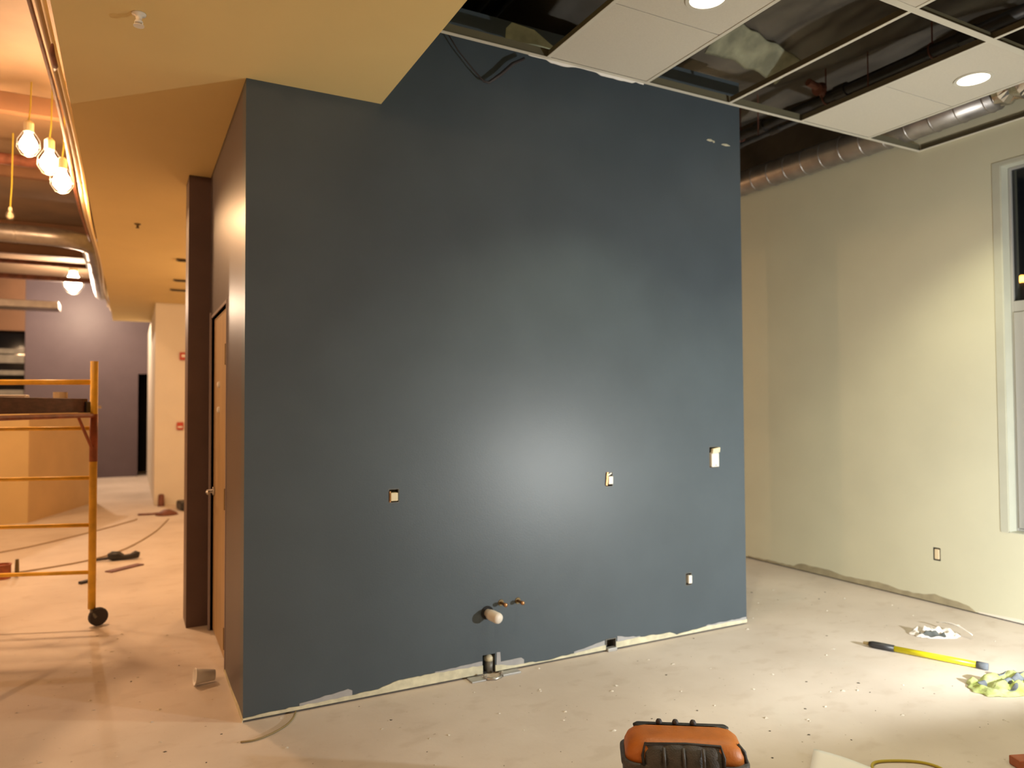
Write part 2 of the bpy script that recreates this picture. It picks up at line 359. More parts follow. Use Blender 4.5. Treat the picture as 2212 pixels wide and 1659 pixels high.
# far rooms
mb = MB()
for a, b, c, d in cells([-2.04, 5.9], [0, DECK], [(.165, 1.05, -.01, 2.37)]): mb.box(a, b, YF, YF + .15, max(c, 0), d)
struct('wall_far', mb, 'mauve', 'distant blue wall, warm light painted in as mauve, behind the scaffold with a black doorway')
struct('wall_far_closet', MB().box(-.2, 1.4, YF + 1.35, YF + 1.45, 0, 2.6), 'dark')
struct('trim_bulkhead', MB().box(XLEFT, -2.04, YF - .05, YF + .15, 3.27, DECK), 'brownpanel', 'brown bulkhead panel above the dark louvred opening')
struct('wall_far_low', MB().box(XLEFT, -2.04, YF, YF + .15, 0, 1.80), 'tan')
w2 = empty('window_3', (-3.0, YF, 1.8), 'dark opening crossed by grey louvres at the far left', kind='structure')
MB().box(XLEFT, -2.04, YF + .14, YF + .16, 1.8, 3.27).build('pane', 'glass', w2)
for z, hh in ((2.83, .05), (2.66, .085), (2.36, .045), (1.93, .05)):
    MB().obox((-4.0, YF + .05, z), (1.95, 0, 0), (0, .012, .006), (0, -.006 * hh / .05, hh)).build('louvre', 'louvre', w2)
struct('wall_left', MB().box(XLEFT - .2, XLEFT, YB, YF, 0, DECK), 'white')
struct('wall_back', MB().box(XLEFT, XW + .2, YB - .2, YB, 0, DECK), 'white')
struct('wall_corridor', MB().box(.36, 3.0, 13.2, 13.35, 0, ZS).box(.36, .50, 13.35, YF, 0, ZS), 'white', 'white corridor wall with red alarm devices')
struct('wall_passage_end', MB().box(3.2, XW + .2, 8.9, 9.05, 0, DECK), 'white')
struct('wall_passage_side', MB().box(3.08, 3.2, 9.0, 13.2, 0, DECK), 'white')

# ------------------------------------------------------------------ hanging ceiling grid
gx = [XS + .01, 1.45, 2.17, 2.90, 3.605, 4.305, 5.045, XW]
gyA = [YG, 2.335, 1.01, -.31, -1.63, YB]
gr = empty('ceiling_grid', (3.5, 2.0, ZG), 'white suspended ceiling grid with many tiles still missing', kind='structure')
TW = .012
def teeY(x, y0, y1, wdt=TW):
    MB().box(x - wdt, x + wdt, y0, y1, ZG - .001, ZG + .002).build('tee', 'tee', gr)
    MB().box(x - .002, x + .002, y0, y1, ZG + .0025, ZG + .04).build('tee_web', 'teeweb', gr)
def teeX(y, x0, x1, wdt=TW):
    MB().box(x0, x1, y - wdt, y + wdt, ZG - .0015, ZG + .0015).build('tee', 'tee', gr)
    MB().box(x0, x1, y - .002, y + .002, ZG + .0025, ZG + .045).build('tee_web', 'teeweb', gr)
for x in gx[2:-1]: teeY(x, YB, YG - .012)
for y in gyA[1:-1]: teeX(y, XS, XW - .02, .020 if abs(y - 2.335) < .01 else TW)
MB().box(XS + .002, XW - .001, YG - .010, YG + .014, ZG - .002, ZG + .002).box(XS + .002, XW - .001, YG + .006, YG + .010, ZG + .002, ZG + .055).build('perimeter_trim', 'tee', gr)
MB().box(XW - .004, XW - .001, YB, YG - .01, ZG + .0025, ZG + .05).build('angle_web', 'teeweb', gr)
MB().box(XS + .002, XW - .001, YG + .002, YG + .006, ZG + .004, ZG + .055).build('perimeter_web', 'teeweb', gr)
MB().box(XW - .024, XW - .001, YB, YG - .010, ZG - .002, ZG + .002).build('wall_angle', 'tee', gr)
MB().box(XS + .001, XS + .022, YB, YG - .010, ZG - .002, ZG + .002).build('wall_angle', 'tee', gr)
def tile(x0, x1, y0, y1, hole=None):
    m_ = MB(); z0, z1 = ZG + .003, ZG + .022; g = .003
    if hole:
        hx, hy, hr = hole; n = 24; X0, X1, Y0, Y1 = x0 + g, x1 - g, y0 + g, y1 - g
        vs = []
        for z in (z0, z1):
            for j in range(n):
                q = 2 * math.pi * (j + .5) / n; c, s_ = math.cos(q), math.sin(q); vs.append((hx + hr * c, hy + hr * s_, z))
            for j in range(n):
                q = 2 * math.pi * (j + .5) / n; c, s_ = math.cos(q), math.sin(q)
                t = min(((X1 - hx) / c if c > 0 else (X0 - hx) / c) if abs(c) > 1e-6 else 9, ((Y1 - hy) / s_ if s_ > 0 else (Y0 - hy) / s_) if abs(s_) > 1e-6 else 9)
                vs.append((hx + t * c, hy + t * s_, z))
        corners = [(X1, Y1), (X0, Y1), (X0, Y0), (X1, Y0)]; kb = len(vs)
        for z in (z0, z1): vs += [(cx, cy, z) for cx, cy in corners]
        fs = []
        for lv in (0, 1):
            o_ = lv * 2 * n
            for j in range(n):
                j2 = (j + 1) % n; f = [o_ + j, o_ + n + j, o_ + n + j2, o_ + j2]
                a, b = vs[o_ + n + j], vs[o_ + n + j2]
                if abs(a[0] - b[0]) > 1e-6 and abs(a[1] - b[1]) > 1e-6:
                    ci = min(range(4), key=lambda i: (corners[i][0] - a[0]) ** 2 + (corners[i][1] - a[1]) ** 2); f.insert(2, kb + lv * 4 + ci)
                fs.append(tuple(f[::-1]) if lv == 0 else tuple(f))
        fs += [(j, (j + 1) % n, 2 * n + (j + 1) % n, 2 * n + j) for j in range(n)]
        m_.add(vs, fs)
    else: m_.box(x0 + g, x1 - g, y0 + g, y1 - g, z0, z1)
    return m_.build('tile', 'tile', gr)
L1 = (2.57, 2.745); L2 = (4.72, 2.672); LR = .098
mid = lambda a, b: (a + b) / 2
YM = 2.998
tile(2.17, 2.90, YM, YG - .01); tile(2.17, 2.90, 2.335, YM, (*L1, LR))
tile(4.305, 5.045, YM, YG - .01); tile(4.305, 5.045, 2.335, YM, (*L2, LR))
tile(2.90, 3.605, 1.67, 2.335); tile(2.90, 3.605, 1.01, 1.67)
tile(2.17, 2.90, 1.67, 2.335); tile(2.17, 2.90, 1.01, 1.67)
for j in range(2, 5):
    for i in range(1, 7):
        if (i + j) % 3 == 0: continue
        y1, y0 = gyA[j], gyA[j + 1]; ym = (y0 + y1) / 2
        x0 = XS + .012 if i == 1 else gx[i]
        tile(x0, gx[i + 1] - (.01 if i == 6 else 0), y0, ym); tile(x0, gx[i + 1] - (.01 if i == 6 else 0), ym, y1)
def downlight(c, label):
    d = empty('recessed_downlight', (c[0], c[1], ZG), label, 'ceiling light', 'recessed downlights in the grid')
    MB().lathe([(LR + .012, -.004), (LR + .012, .002), (LR - .008, .002), (LR - .008, -.004), (LR + .012, -.004)], (c[0], c[1], ZG), n=32).build('trim_ring', 'tee', d, smooth=False)
    MB().lathe([(0, 0), (LR - .009, 0), (LR - .009, .012), (0, .012)], (c[0], c[1], ZG - .002), n=32).build('lens', 'lens', d)
    MB().lathe([(LR - .004, .022), (LR - .004, .20), (0, .20)], (c[0], c[1], ZG), n=24).build('housing', 'galv', d, smooth=True)
    l = light('lamp', 'SPOT', (c[0], c[1], ZG - .006), P_DOWN, CFL, d, spot_size=math.radians(112), spot_blend=.55, shadow_soft_size=.06)
downlight(L1, 'round lit recessed downlight in the tile beside the blue wall')
downlight(L2, 'round lit recessed downlight in the tile near the cream wall')
downlight((2.535, -.97), 'round lit recessed downlight over the back of the room')
downlight((4.68, -.97), 'round lit recessed downlight over the back near the windows')
# torn film left along the tile edge
fpts = [(2.05 + .03 * i, ZG - .004 - .014 * max(0, N3(i * .45, 3.1)) - (.012 if 4 < i < 10 or 16 < i < 26 else .0)) for i in range(29)]
tf = MB().xprism([(x, z) for x, z in fpts] + [(x, ZG + .006) for x, z in reversed(fpts)], YG + .0145, YG + .018)
tag(tf.build('torn_film', 'paper'), 'torn white film hanging along the tile edge over the blue wall', 'film')

# ------------------------------------------------------------------ above the grid
def duct(name, path, r, label, m='galv', group=None, seam=.25, n=24):
    d = empty(name, path[0], label, 'duct', group)
    MB().tube(path, r, n).build('tube', m, d, smooth=True)
    P_ = [Vector(p) for p in path]; acc = 0
    for a, b in zip(P_, P_[1:]):
        ln = (b - a).length; t = (b - a) / ln; q = seam - acc
        while q < ln:
            c = a + t * q; MB().tube([c - t * .008, c - t * .004, c + t * .004, c + t * .008], [r, r + .005, r + .005, r], n, False).build('seam_ring', m, d, smooth=True); q += seam
        acc = (acc + ln) % seam
    return d
duct('spiral_duct', [(5.5, 8.8, 3.93), (5.5, 5.5, 3.84), (5.5, 3.8, 3.81), (5.5, 2.95, 3.82)], .118, 'round galvanised spiral duct running along the top of the cream wall', seam=.2)
fp = []
for i in range(34):
    t = i / 33; fp.append((5.46 - .02 * t + .03 * N3(i * .9, 1), 2.93 - 1.9 * t, 3.83 + .05 * t + .015 * N3(i * .8, 2)))
fo = MB().tube(fp, [.115 + .028 * N3(i * 1.7, 5) + .012 * (i % 2) for i in range(34)], 26)
fo.v = [(x + .016 * N3(x * 24, y * 24, z * 24), y + .016 * N3(x * 22 + 7, y * 22, z * 22), z + .016 * N3(x * 22, y * 22 + 9, z * 22)) for x, y, z in fo.v]
tag(fo.build('flexible_duct', 'foil'), 'crinkled silver flexible duct joined to the round duct end', 'duct')
# wrinkled dark poly sheet under the deck
def wr_fn(u, v):
    x = 2.3 + 3.3 * u; y = 1.2 + 4.7 * v
    f = .10 * abs(math.sin(3.1 * (x * .7 + y * .45) + 2.2 * N3(x * .8, y * .6))) + .05 * N3(x * 3, y * 1.2) + .02 * N3(x * 9, y * 3)
    return (x, y, 4.38 - .16 * math.sin(math.pi * u) + f)
tag(MB().sheet(wr_fn, 90, 110).build('poly_sheet', 'plastic', smooth=True), 'wrinkled dark plastic sheet sagging above the open ceiling grid', 'plastic sheet')
def fold(u, v):
    x = 3.58 + .85 * u + .10 * v; y = 3.86 + .14 * u - .16 * v
    return (x, y, 4.09 + .03 * u + .20 * v * (1 - .4 * u) + .03 * N3(x * 7, y * 7) + .03 * math.sin(u * 4) * (1 - v))
tag(MB().sheet(fold, 24, 10, .012).build('insulation_batt', 'batt', smooth=True), 'pale folded insulation edge hanging behind the open grid cell', 'insulation')
def batt2(u, v):
    x = 1.35 + .8 * u; y = 4.10 + .5 * v
    return (x, y, 3.99 + .12 * v + .04 * N3(x * 8, y * 8))
tag(MB().sheet(batt2, 20, 12, .03).build('insulation_batt', 'batt', smooth=True), 'pale insulation piece lying behind the top of the blue wall', 'insulation')
# steel joists
for i, (y, lab) in enumerate(((2.0, 'dark steel joist above the downlight beside the blue wall'), (5.2, 'dark steel joist behind the top of the blue wall'))):
    j = empty('steel_joist', (3.4, y, 4.5), lab, 'joist', 'steel joists under the deck')
    MB().box(XS + .02, XW, y - .04, y + .04, DECK - .04, DECK).build('top_chord', 'joist', j)
    MB().box(XS + .02, XW, y - .03, y + .03, 4.50, 4.53).build('bottom_chord', 'joist', j)
    web = MB(); x = XS + .1
    k = 0
    while x < XW - .3: web.tube([(x, y, 4.53 if k % 2 else DECK - .04), (x + .25, y, DECK - .04 if k % 2 else 4.53)], .01, 6); x += .25; k += 1
    web.build('web', 'joist', j)
def pipe(name, path, r, m, label, cat='pipe', group=None, fit=(), n=14):
    p = empty(name, path[0], label, cat, group); MB().tube(path, r, n).build('tube', m, p, smooth=True)
    for q in fit:
        q = Vector(q); MB().tube([q - Vector((0, .05, 0)), q + Vector((0, .05, 0))], r * 1.35, n).build('coupling', m, p)
    return p
sp = pipe('sprinkler_pipe', [(5.07, 1.0, 4.12), (5.07, 8.8, 4.12)], .042, 'blackpipe', 'black sprinkler main running above the grid near the cream wall', fit=((5.07, 2.9, 4.12), (5.07, 3.9, 4.12), (5.07, 4.75, 4.12), (5.07, 5.3, 4.12)))
for y in (3.15, 4.05, 5.0):
    MB().tube([(5.07, y, DECK), (5.07, y, 4.175)], .006, 6).tube([(5.07 + .052 * math.cos(a), y, 4.12 + .055 * math.sin(a)) for a in [i * math.pi / 8 for i in range(17)]], .006, 6).build('hanger', 'rust', sp)
MB().tube([(5.07, 4.05, 4.12), (4.98, 4.05, 4.19), (4.86, 4.05, 4.21)], .03, 10).lathe([(.05, -.03), (.05, .03)], (4.99, 4.05, 4.18), (1, 0, .3), 12).build('tee_fitting', 'rust', sp)
ct = pipe('thin_pipe', [(4.982, 3.3, 3.99), (4.982, 8.8, 3.99)], .022, 'blackpipe', 'thin dark pipe beneath the black sprinkler main', fit=((4.982, 4.5, 3.99), (4.982, 4.95, 3.99), (4.982, 5.35, 3.99)))
for y in (3.6, 4.7, 5.8, 7.5): MB().tube([(4.982, y, DECK), (4.982, y, 4.01)], .005, 6).build('hanger', 'rust', ct)
for x, z, r, lab in ((1.98, 4.22, .055, 'thick black pipe in the plenum beside the soffit'), (2.16, 4.26, .04, 'second black pipe in the plenum, farther from the soffit'), (1.80, 4.25, .05, 'black pipe closest to the soffit above the grid')):
    pipe('plenum_pipe', [(x, -1.5, z), (x, 5.9, z)], r, 'blackpipe', lab, group='dark pipes above the grid')
tag(MB().box(4.4, 4.9, .9, 1.75, 3.9, 4.15).build('junction_duct', 'galv', bevel=.01), 'small galvanised duct box above the grid corner', 'duct')
# dark tube standing in for a V-shaped shadow on the blue wall
tag(MB().tube([(1.62, 3.90, 3.80), (1.70, 3.905, 3.70), (1.80, 3.90, 3.60), (1.868, 3.90, 3.545), (1.90, 3.90, 3.545), (1.98, 3.895, 3.61), (2.06, 3.89, 3.69), (2.14, 3.89, 3.74)], [.004, .004, .004, .006, .009, .011, .011, .009], 8).build('wall_shadow_v', 'rubber', smooth=True), 'dark tube standing in for a V-shaped shadow at the top of the blue wall', 'cable')

# ------------------------------------------------------------------ devices on the blue wall
def device(hole, name, label, kind):
    x0, x1, z0, z1 = hole; cx, cz = (x0 + x1) / 2, (z0 + z1) / 2
    e = empty(name, (cx, D, cz), label, 'electrical box', 'open electrical boxes on the blue wall')
    b = MB(); t = .003
    b.box(x0, x1, D + .05, D + .055, z0, z1).box(x0, x0 + t, D + .001, D + .05, z0, z1).box(x1 - t, x1, D + .001, D + .05, z0, z1).box(x0 + t, x1 - t, D + .001, D + .05, z0, z0 + t).box(x0 + t, x1 - t, D + .001, D + .05, z1 - t, z1)
    b.build('metal_box', 'grey', e)
    return e, cx, cz
e, cx, cz = device(H_OUT1, 'electrical_box', 'open outlet box holding a cream receptacle on the blue wall', 1)
MB().box(cx - .021, cx + .021, D - .012, D + .03, cz - .028, cz + .018).build('receptacle', 'ivory', e, bevel=.004)
MB().box(cx - .026, cx - .018, D - .004, D + .03, cz - .034, cz + .026).build('yoke', 'copper', e)
e, cx, cz = device(H_OUT2, 'electrical_box', 'open outlet box with white receptacle and bent yoke on the blue wall', 2)
MB().box(cx - .012, cx + .024, D - .014, D + .03, cz - .03, cz + .022).build('receptacle', 'whitep', e, bevel=.004)
MB().obox((cx - .02, D - .006, cz + .006), (.006, 0, 0), (0, .003, 0), (.004, 0, .042)).build('yoke', 'copper', e)
MB().obox((cx + .002, D - .004, cz + .035), (.014, 0, .006), (0, .002, 0), (-.002, 0, .004)).build('yoke_ear', 'whitep', e)
e, cx, cz = device(H_SW, 'light_switch_box', 'tall white switch hanging out of its box near the blue wall edge', 3)
MB().box(cx - .032, cx + .036, D - .016, D + .02, cz - .068, cz + .032).build('switch_body', 'whitep', e, bevel=.005)
MB().obox((cx + .006, D - .012, cz + .048), (.034, 0, .005), (0, .012, 0), (.003, 0, .018)).build('switch_cap', 'ivory', e, bevel=.004)
MB().lathe([(.004, 0), (.004, .003)], (cx + .004, D - .016, cz - .056), (0, -1, 0), 10).build('screw', 'grey', e)
e, cx, cz = device(H_OUT3, 'electrical_box', 'small low outlet box with a white receptacle on the blue wall', 4)
MB().box(cx - .006, cx + .024, D - .010, D + .03, cz - .030, cz + .026).build('receptacle', 'whitep', e, bevel=.004)
e = empty('electrical_box', (2.78, D, .012), 'square metal box hole at the foot of the blue wall', 'electrical box')
x0, x1, z0, z1 = H_BOX
MB().box(x0, x1, D + .06, D + .065, z0, z1).box(x0, x0 + .004, D - .004, D + .06, z0, z1).box(x1 - .004, x1, D - .004, D + .06, z0, z1).box(x0 + .004, x1 - .004, D - .004, D + .06, z1 - .004, z1).build('metal_box', 'grey', e)
MB().box(x0 + .006, x1 - .004, D - .022, D + .02, 0.0, .022).build('box_sill', 'frame', e, bevel=.003)
# outlet on the cream wall
y0, y1, z0, z1 = H_RO; e = empty('electrical_box', (XW, (y0 + y1) / 2, z0), 'outlet cutout with pale receptacle low on the cream wall', 'electrical box')
MB().box(XW + .05, XW + .055, y0, y1, z0, z1).box(XW + .002, XW + .05, y0, y0 + .003, z0, z1).box(XW + .002, XW + .05, y1 - .003, y1, z0, z1).box(XW + .002, XW + .05, y0 + .003, y1 - .003, z0, z0 + .003).box(XW + .002, XW + .05, y0 + .003, y1 - .003, z1 - .003, z1).build('metal_box', 'dark', e)
MB().box(XW - .004, XW + .03, y0 + .011, y1 - .013, z0 + .011, z1 - .012).build('receptacle', 'tape', e, bevel=.003)
# drain and supply stubs
ax = Vector((.35, -.9, -.28)).normalized()
e = empty('drain_stub', (1.895, D, .365), 'white capped drain stub sticking out of the blue wall', 'pipe')
MB().lathe([(.024, 0), (.024, .085)], (1.895, D - .001, .365), (0, -1, 0), 20).build('pipe', 'pvc', e, smooth=True)
MB().lathe([(.030, -.02), (.032, .0), (.032, .055), (.028, .066), (.014, .072), (0, .073)], (1.895, D - .06, .364), (.25, -.95, -.1), 20).build('cap', 'pvc', e, smooth=True)
MB().lathe([(.040, 0), (.040, .004), (.026, .004)], (1.893, D - .0005, .366), (0, -1, 0), 20).build('wall_hole', 'dark', e)
for x, z, lab in ((1.985, .413, 'copper supply stub next to the white drain stub'), (2.10, .410, 'copper supply stub farther from the white drain stub')):
    e = empty('supply_stub', (x, D, z), lab, 'pipe', 'copper supply stubs')
    MB().lathe([(.009, 0), (.009, .05), (.012, .051), (.012, .066), (.006, .07)], (x, D - .001, z), (0, -1, 0), 14).build('pipe', 'copper', e, smooth=True)
    MB().lathe([(.020, 0), (.018, .004), (.009, .004)], (x, D - .0005, z), (0, -1, 0), 14).build('escutcheon', 'brass', e)
# riser in the wall notch and its floor clamp
e = empty('riser_pipe', (1.905, D + .05, 0), 'grey riser pipe with pale cap in the arched notch of the blue wall', 'pipe')
MB().box(1.862, 1.945, D + .10, D + .118, .0, .118).build('notch_back', 'dark', e)
MB().lathe([(.031, 0), (.031, .07)], (1.922, D + .042, .0), n=20).build('pipe', 'grey', e, smooth=True)
MB().lathe([(.030, .07), (.030, .09), (.022, .102), (.008, .107), (0, .108)], (1.922, D + .042, .0), n=20).build('cap', 'ivory', e, smooth=True)
e = empty('pipe_clamp', (1.90, D - .05, 0), 'bright metal clamp plate on the floor below the riser pipe', 'clamp')
MB().obox((1.80, D - .045, .004), (.045, 0, 0), (0, .04, 0), (0, 0, .004)).build('plate', 'frame', e, bevel=.002)
MB().obox((2.02, D - .045, .006), (.06, 0, 0), (0, .03, 0), (0, 0, .006)).build('plate', 'frame', e, bevel=.002)
MB().tube([(1.845, D - .05, .006), (1.86, D - .085, .008), (1.90, D - .10, .008), (1.94, D - .085, .008), (1.96, D - .05, .006)], .008, 8).build('ring', 'steel', e, smooth=True)
for x in (1.85, 1.962): MB().lathe([(.011, 0), (.011, .02), (.005, .026)], (x, D - .055, .004), n=8).build('bolt', 'steel', e)

# ------------------------------------------------------------------ soffit fittings
e = empty('fire_sprinkler', (.02, 3.50, ZS), 'white sprinkler head under the near part of the soffit', 'sprinkler')
MB().lathe([(.030, 0), (.028, .006), (.014, .010), (.011, .03), (.016, .033), (.016, .037)], (.02, 3.50, ZS), (0, 0, -1), 18).build('body', 'whitep', e, smooth=True)
MB().lathe([(.022, .052), (.022, .055), (0, .055)], (.02, 3.50, ZS), (0, 0, -1), 14).tube([(.035, 3.5, ZS - .035), (.035, 3.5, ZS - .053)], .002, 5).tube([(.005, 3.5, ZS - .035), (.005, 3.5, ZS - .053)], .002, 5).build('deflector', 'whitep', e)
e = empty('fire_sprinkler', (.05, 7.58, ZS), 'small dark sprinkler head farther along the soffit', 'sprinkler')
MB().lathe([(.03, 0), (.026, .008), (.012, .012), (.012, .035), (.02, .038), (0, .04)], (.05, 7.58, ZS), (0, 0, -1), 14).build('body', 'brass', e, smooth=True)
for y, x0, lab in ((9.2, .46, 'short brown slot vent in the soffit nearest the pilaster'), (10.7, .50, 'short brown slot vent in the soffit beyond the first'), (11.6, .50, 'short brown slot vent in the soffit close to the white corridor wall')):
    e = empty('slot_vent', (x0 + .2, y, ZS), lab, 'vent', 'slot vents in the soffit')
    MB().box(x0, x0 + .5, y - .06, y + .06, ZS - .012, ZS).build('frame', 'brass', e)
    for k in (-1, 0, 1): MB().box(x0 + .02, x0 + .48, y + k * .03 - .006, y + k * .03 + .006, ZS - .02, ZS - .0125).build('slat', 'rubber', e)
# white corridor devices
e = empty('fire_strobe', (.775, 13.2, 2.43), 'red alarm strobe high on the white corridor wall', 'alarm')
MB().box(.72, .84, 13.16, 13.2, 2.37, 2.50).build('body', 'red', e, bevel=.01); MB().box(.75, .81, 13.145, 13.16, 2.42, 2.46).build('lens', 'whitep', e)
e = empty('fire_pull', (.73, 13.2, 1.28), 'red fire alarm pull box low on the white corridor wall', 'alarm')
MB().box(.685, .785, 13.15, 13.2, 1.22, 1.345).build('body', 'red', e, bevel=.01); MB().box(.70, .77, 13.14, 13.15, 1.255, 1.28).build('pull_bar', 'whitep', e)
tag(MB().lathe([(.055, 0), (.05, .02), (.045, .17), (.03, .19)], (.46, 13.08, 0), n=12).build('door_stop', 'redbrown', smooth=True), 'small brown post standing at the corner of the white corridor wall', 'post')

# ------------------------------------------------------------------ temporary string lights
def string_lamp(p, label, group, power, r=.05, drop=.32, top=4.44, lit=True, color=None):
    p = Vector(p); e = empty('work_bulb', p, label, 'lamp', group)
    MB().lathe([(0, -r * 1.15), (r * .55, -r * 1.0), (r * .95, -r * .5), (r, 0), (r * .85, r * .5), (r * .5, r * 1.1), (r * .4, r * 1.5)], p, n=16).build('bulb', 'bulb' if lit else 'tape', e, smooth=True)
    MB().lathe([(r * .42, r * 1.5), (r * .55, r * 1.6), (r * .55, r * 2.7), (r * .3, r * 3.0)], p, n=12).build('socket', 'tape', e)
    cg = MB()
    for k in range(6):
        a = k * math.pi / 3; c, s_ = math.cos(a), math.sin(a)
        cg.tube([p + Vector((c * q, s_ * q, z)) for q, z in ((r * .55, r * 1.7), (r * 1.2, r * .6), (r * 1.25, -r * .4), (r * .7, -r * 1.3), (0, -r * 1.5))], .0016, 5)
    cg.tube([p + Vector((math.cos(i * math.pi / 8) * r * 1.25, math.sin(i * math.pi / 8) * r * 1.25, 0)) for i in range(17)], .0016, 5)
    cg.build('cage', 'grey', e)
    MB().tube([p + Vector((0, 0, r * 3)), p + Vector((.01, 0, drop)), (p.x + .015, p.y, top)], .006, 6).build('cable', 'cordyellow', e)
    if lit: light('bulb_light', 'POINT', p + Vector((0, 0, -r * 1.9)), power, color or WARM, e, shadow_soft_size=.06)
    return e
g_ = 'caged temporary work bulbs'
string_lamp((-.80, 7.5, 3.885), 'leftmost caged bulb of the bright cluster near the soffit', g_, P_BULB * .45, .070)
string_lamp((-.645, 7.5, 3.75), 'middle caged bulb of the bright cluster near the soffit', g_, P_BULB * .45, .072)
string_lamp((-.540, 7.38, 3.565), 'lowest caged bulb of the bright cluster near the soffit', g_, P_BULB * .45, .070)
string_lamp((-1.03, 17.0, 4.10), 'lone caged bulb lighting the distant mauve-tinted wall', g_, P_BULB * 1.6, .15, drop=.33, color=WARM2)
string_lamp((-1.11, 9.0, 3.58), 'small unlit caged bulb hanging near the round duct', None, 0, .03, lit=False)
string_lamp((-2.4, 2.0, 3.5), 'caged bulb hanging over the open area beside the camera side', g_, P_BULB * .9, .06)
string_lamp((-3.2, 9.5, 3.5), 'caged bulb hanging left of the scaffold', g_, P_BULB * 1.0, .06)
string_lamp((1.9, 9.6, 3.0), 'caged bulb hanging in the alcove behind the blue block', g_, P_BULB * .4, .06, top=ZS)
# conduits along the soffit edge
for x, z, r, lab, m_ in ((-.355, 3.46, .011, 'bright conduit hugging the soffit edge', 'tape'), (-.40, 3.54, .013, 'second tan conduit beside the soffit edge', 'cordgrey'), (-.47, 3.68, .012, 'thin brown cable above the pale conduits', 'redbrown')):
    pa = [(x + .012 * math.sin(y * 1.3), y, z + .015 * math.sin(y * .9 + x * 20)) for y in [2.0 + .5 * i for i in range(18 if z > 3.6 else 29)]]
    tag(MB().tube(pa, r, 8).build('conduit', m_, smooth=True), lab, 'conduit', 'conduits along the soffit edge')
tag(MB().tube([(-.345, 4.08, 3.345), (-.352, 4.16, 3.335), (-.35, 4.30, 3.33), (-.36, 4.40, 3.35)], [.006, .013, .013, .006], 8).build('cable_bundle', 'redbrown', smooth=True), 'short dark cable bundle at the soffit edge', 'cable')
# brown ceiling clutter on the left
def arc(c, r, a0, a1, z, n=8): return [(c[0] + r * math.cos(a0 + (a1 - a0) * i / n), c[1] + r * math.sin(a0 + (a1 - a0) * i / n), z) for i in range(n + 1)]
duct('round_duct', [(-5.8, 11.0, 3.80), (-3.4, 11.0, 3.80), (-1.2, 11.0, 3.80)] + arc((-1.0, 11.5), .5, -math.pi / 2, 0, 3.80) + [(-.5, 13.5, 3.80), (-.5, 16.2, 3.80)], .115, 'pale round duct with an elbow beyond the scaffold', m='galv', seam=.9)
tag(MB().box(-5.9, -1.25, 16.6, 17.2, 3.52, 3.66).build('flat_duct', 'galv', bevel=.01), 'flat metal duct in front of the distant mauve-tinted wall', 'duct')
for y, z, r, lab in ((9.3, 4.25, .06, 'brown pipe crossing under the left deck near the bulbs'), (12.6, 4.1, .05, 'brown pipe crossing under the left deck past the duct'), (14.6, 4.05, .04, 'reddish pipe crossing near the lone bulb'), (15.6, 3.95, .05, 'brown pipe crossing before the flat duct')):
    pipe('cross_pipe', [(-5.9, y, z), (-.62, y, z)], r, 'redbrown', lab, group='pipes crossing under the left deck')
for y, lab in ((7.9, 'brown joist above the bright bulb cluster'), (10.1, 'brown joist just before the round duct'), (13.3, 'brown joist beyond the round duct'), (15.2, 'brown joist before the far wall')):
    tag(MB().box(XLEFT, XSL - .02, y - .05, y + .05, 4.28, 4.447).build('deck_joist', 'brownpanel'), lab, 'joist', 'joists under the left deck')

# ------------------------------------------------------------------ scaffold
A = Vector((-.235, 6.2, 0)); U = Vector((-.94, .342, 0)).normalized(); V = Vector((U.y, -U.x, 0)); V = V if V.y < 0 else -V
sc = empty('rolling_scaffold', A, 'yellow rolling scaffold with a red brown plank deck', 'scaffold')
SW, SL = .74, 1.75
def S(a, b, z): return A + U * a + V * b + Vector((0, 0, z))
for a in (0, SW):
    for b in (0, SL):
        MB().tube([S(a, b, .125), S(a, b, 1.94)], .026, 12).build('post', 'yellow', sc, smooth=True)
        for z0, z1 in ((1.20, 1.55),): MB().tube([S(a, b, z0), S(a, b, z1)], .0275, 12).build('sleeve', 'orangered', sc, smooth=True)
        cs = MB().lathe([(.058, -.018), (.066, -.010), (.066, .010), (.058, .018)], S(a - .045, b, .066), (.35, -1, 0), 20).build('caster', 'rubber', sc, smooth=False)
        MB().tube([S(a, b, .13), S(a - .012, b + .03, .11), S(a - .045, b + .03, .066)], .012, 8).build('fork', 'grey', cs)
for b in (0, SL):
    for z in (.39, .735, 1.08, 1.445, 1.785): MB().tube([S(.02, b, z), S(SW - .02, b, z)], .0145 if z != 1.785 else .020, 10).build('rung', 'yellow', sc, smooth=True)
for a in (0, SW):
    MB().tube([S(a, .02, 1.54), S(a, SL - .02, 1.54)], .016, 10).build('side_rail', 'orangered', sc)
    MB().tube([S(a, 0, 1.27), S(a, .26, 1.54)], .011, 8).build('brace', 'orangered', sc); MB().tube([S(a, SL, 1.27), S(a, SL - .26, 1.54)], .011, 8).build('brace', 'orangered', sc)
for k in range(3):
    MB().obox(S(.03 + .11 + k * .23, SL / 2, 1.613), U * .110, V * (SL / 2 - .03), (0, 0, .05)).build('deck_plank', 'plank', sc, bevel=.004)
MB().obox(S(.045, .05, 1.60), U * .03, V * .035, (0, 0, .04)).build('deck_hook', 'black', sc)
tag(MB().lathe([(.012, 0), (.045, 0), (.045, .045), (.012, .045), (.012, 0)], S(.16, .16, 1.664), n=18).build('tape_roll', 'tape'), 'cream tape roll on the scaffold plank', 'tape roll')
tag(MB().obox(S(.42, .30, 1.676), U * .10 + V * .03, V * .06 - U * .02, (0, 0, .012)).build('paint_tray', 'paper', bevel=.006), 'pale flat tray on the scaffold plank', 'tray')
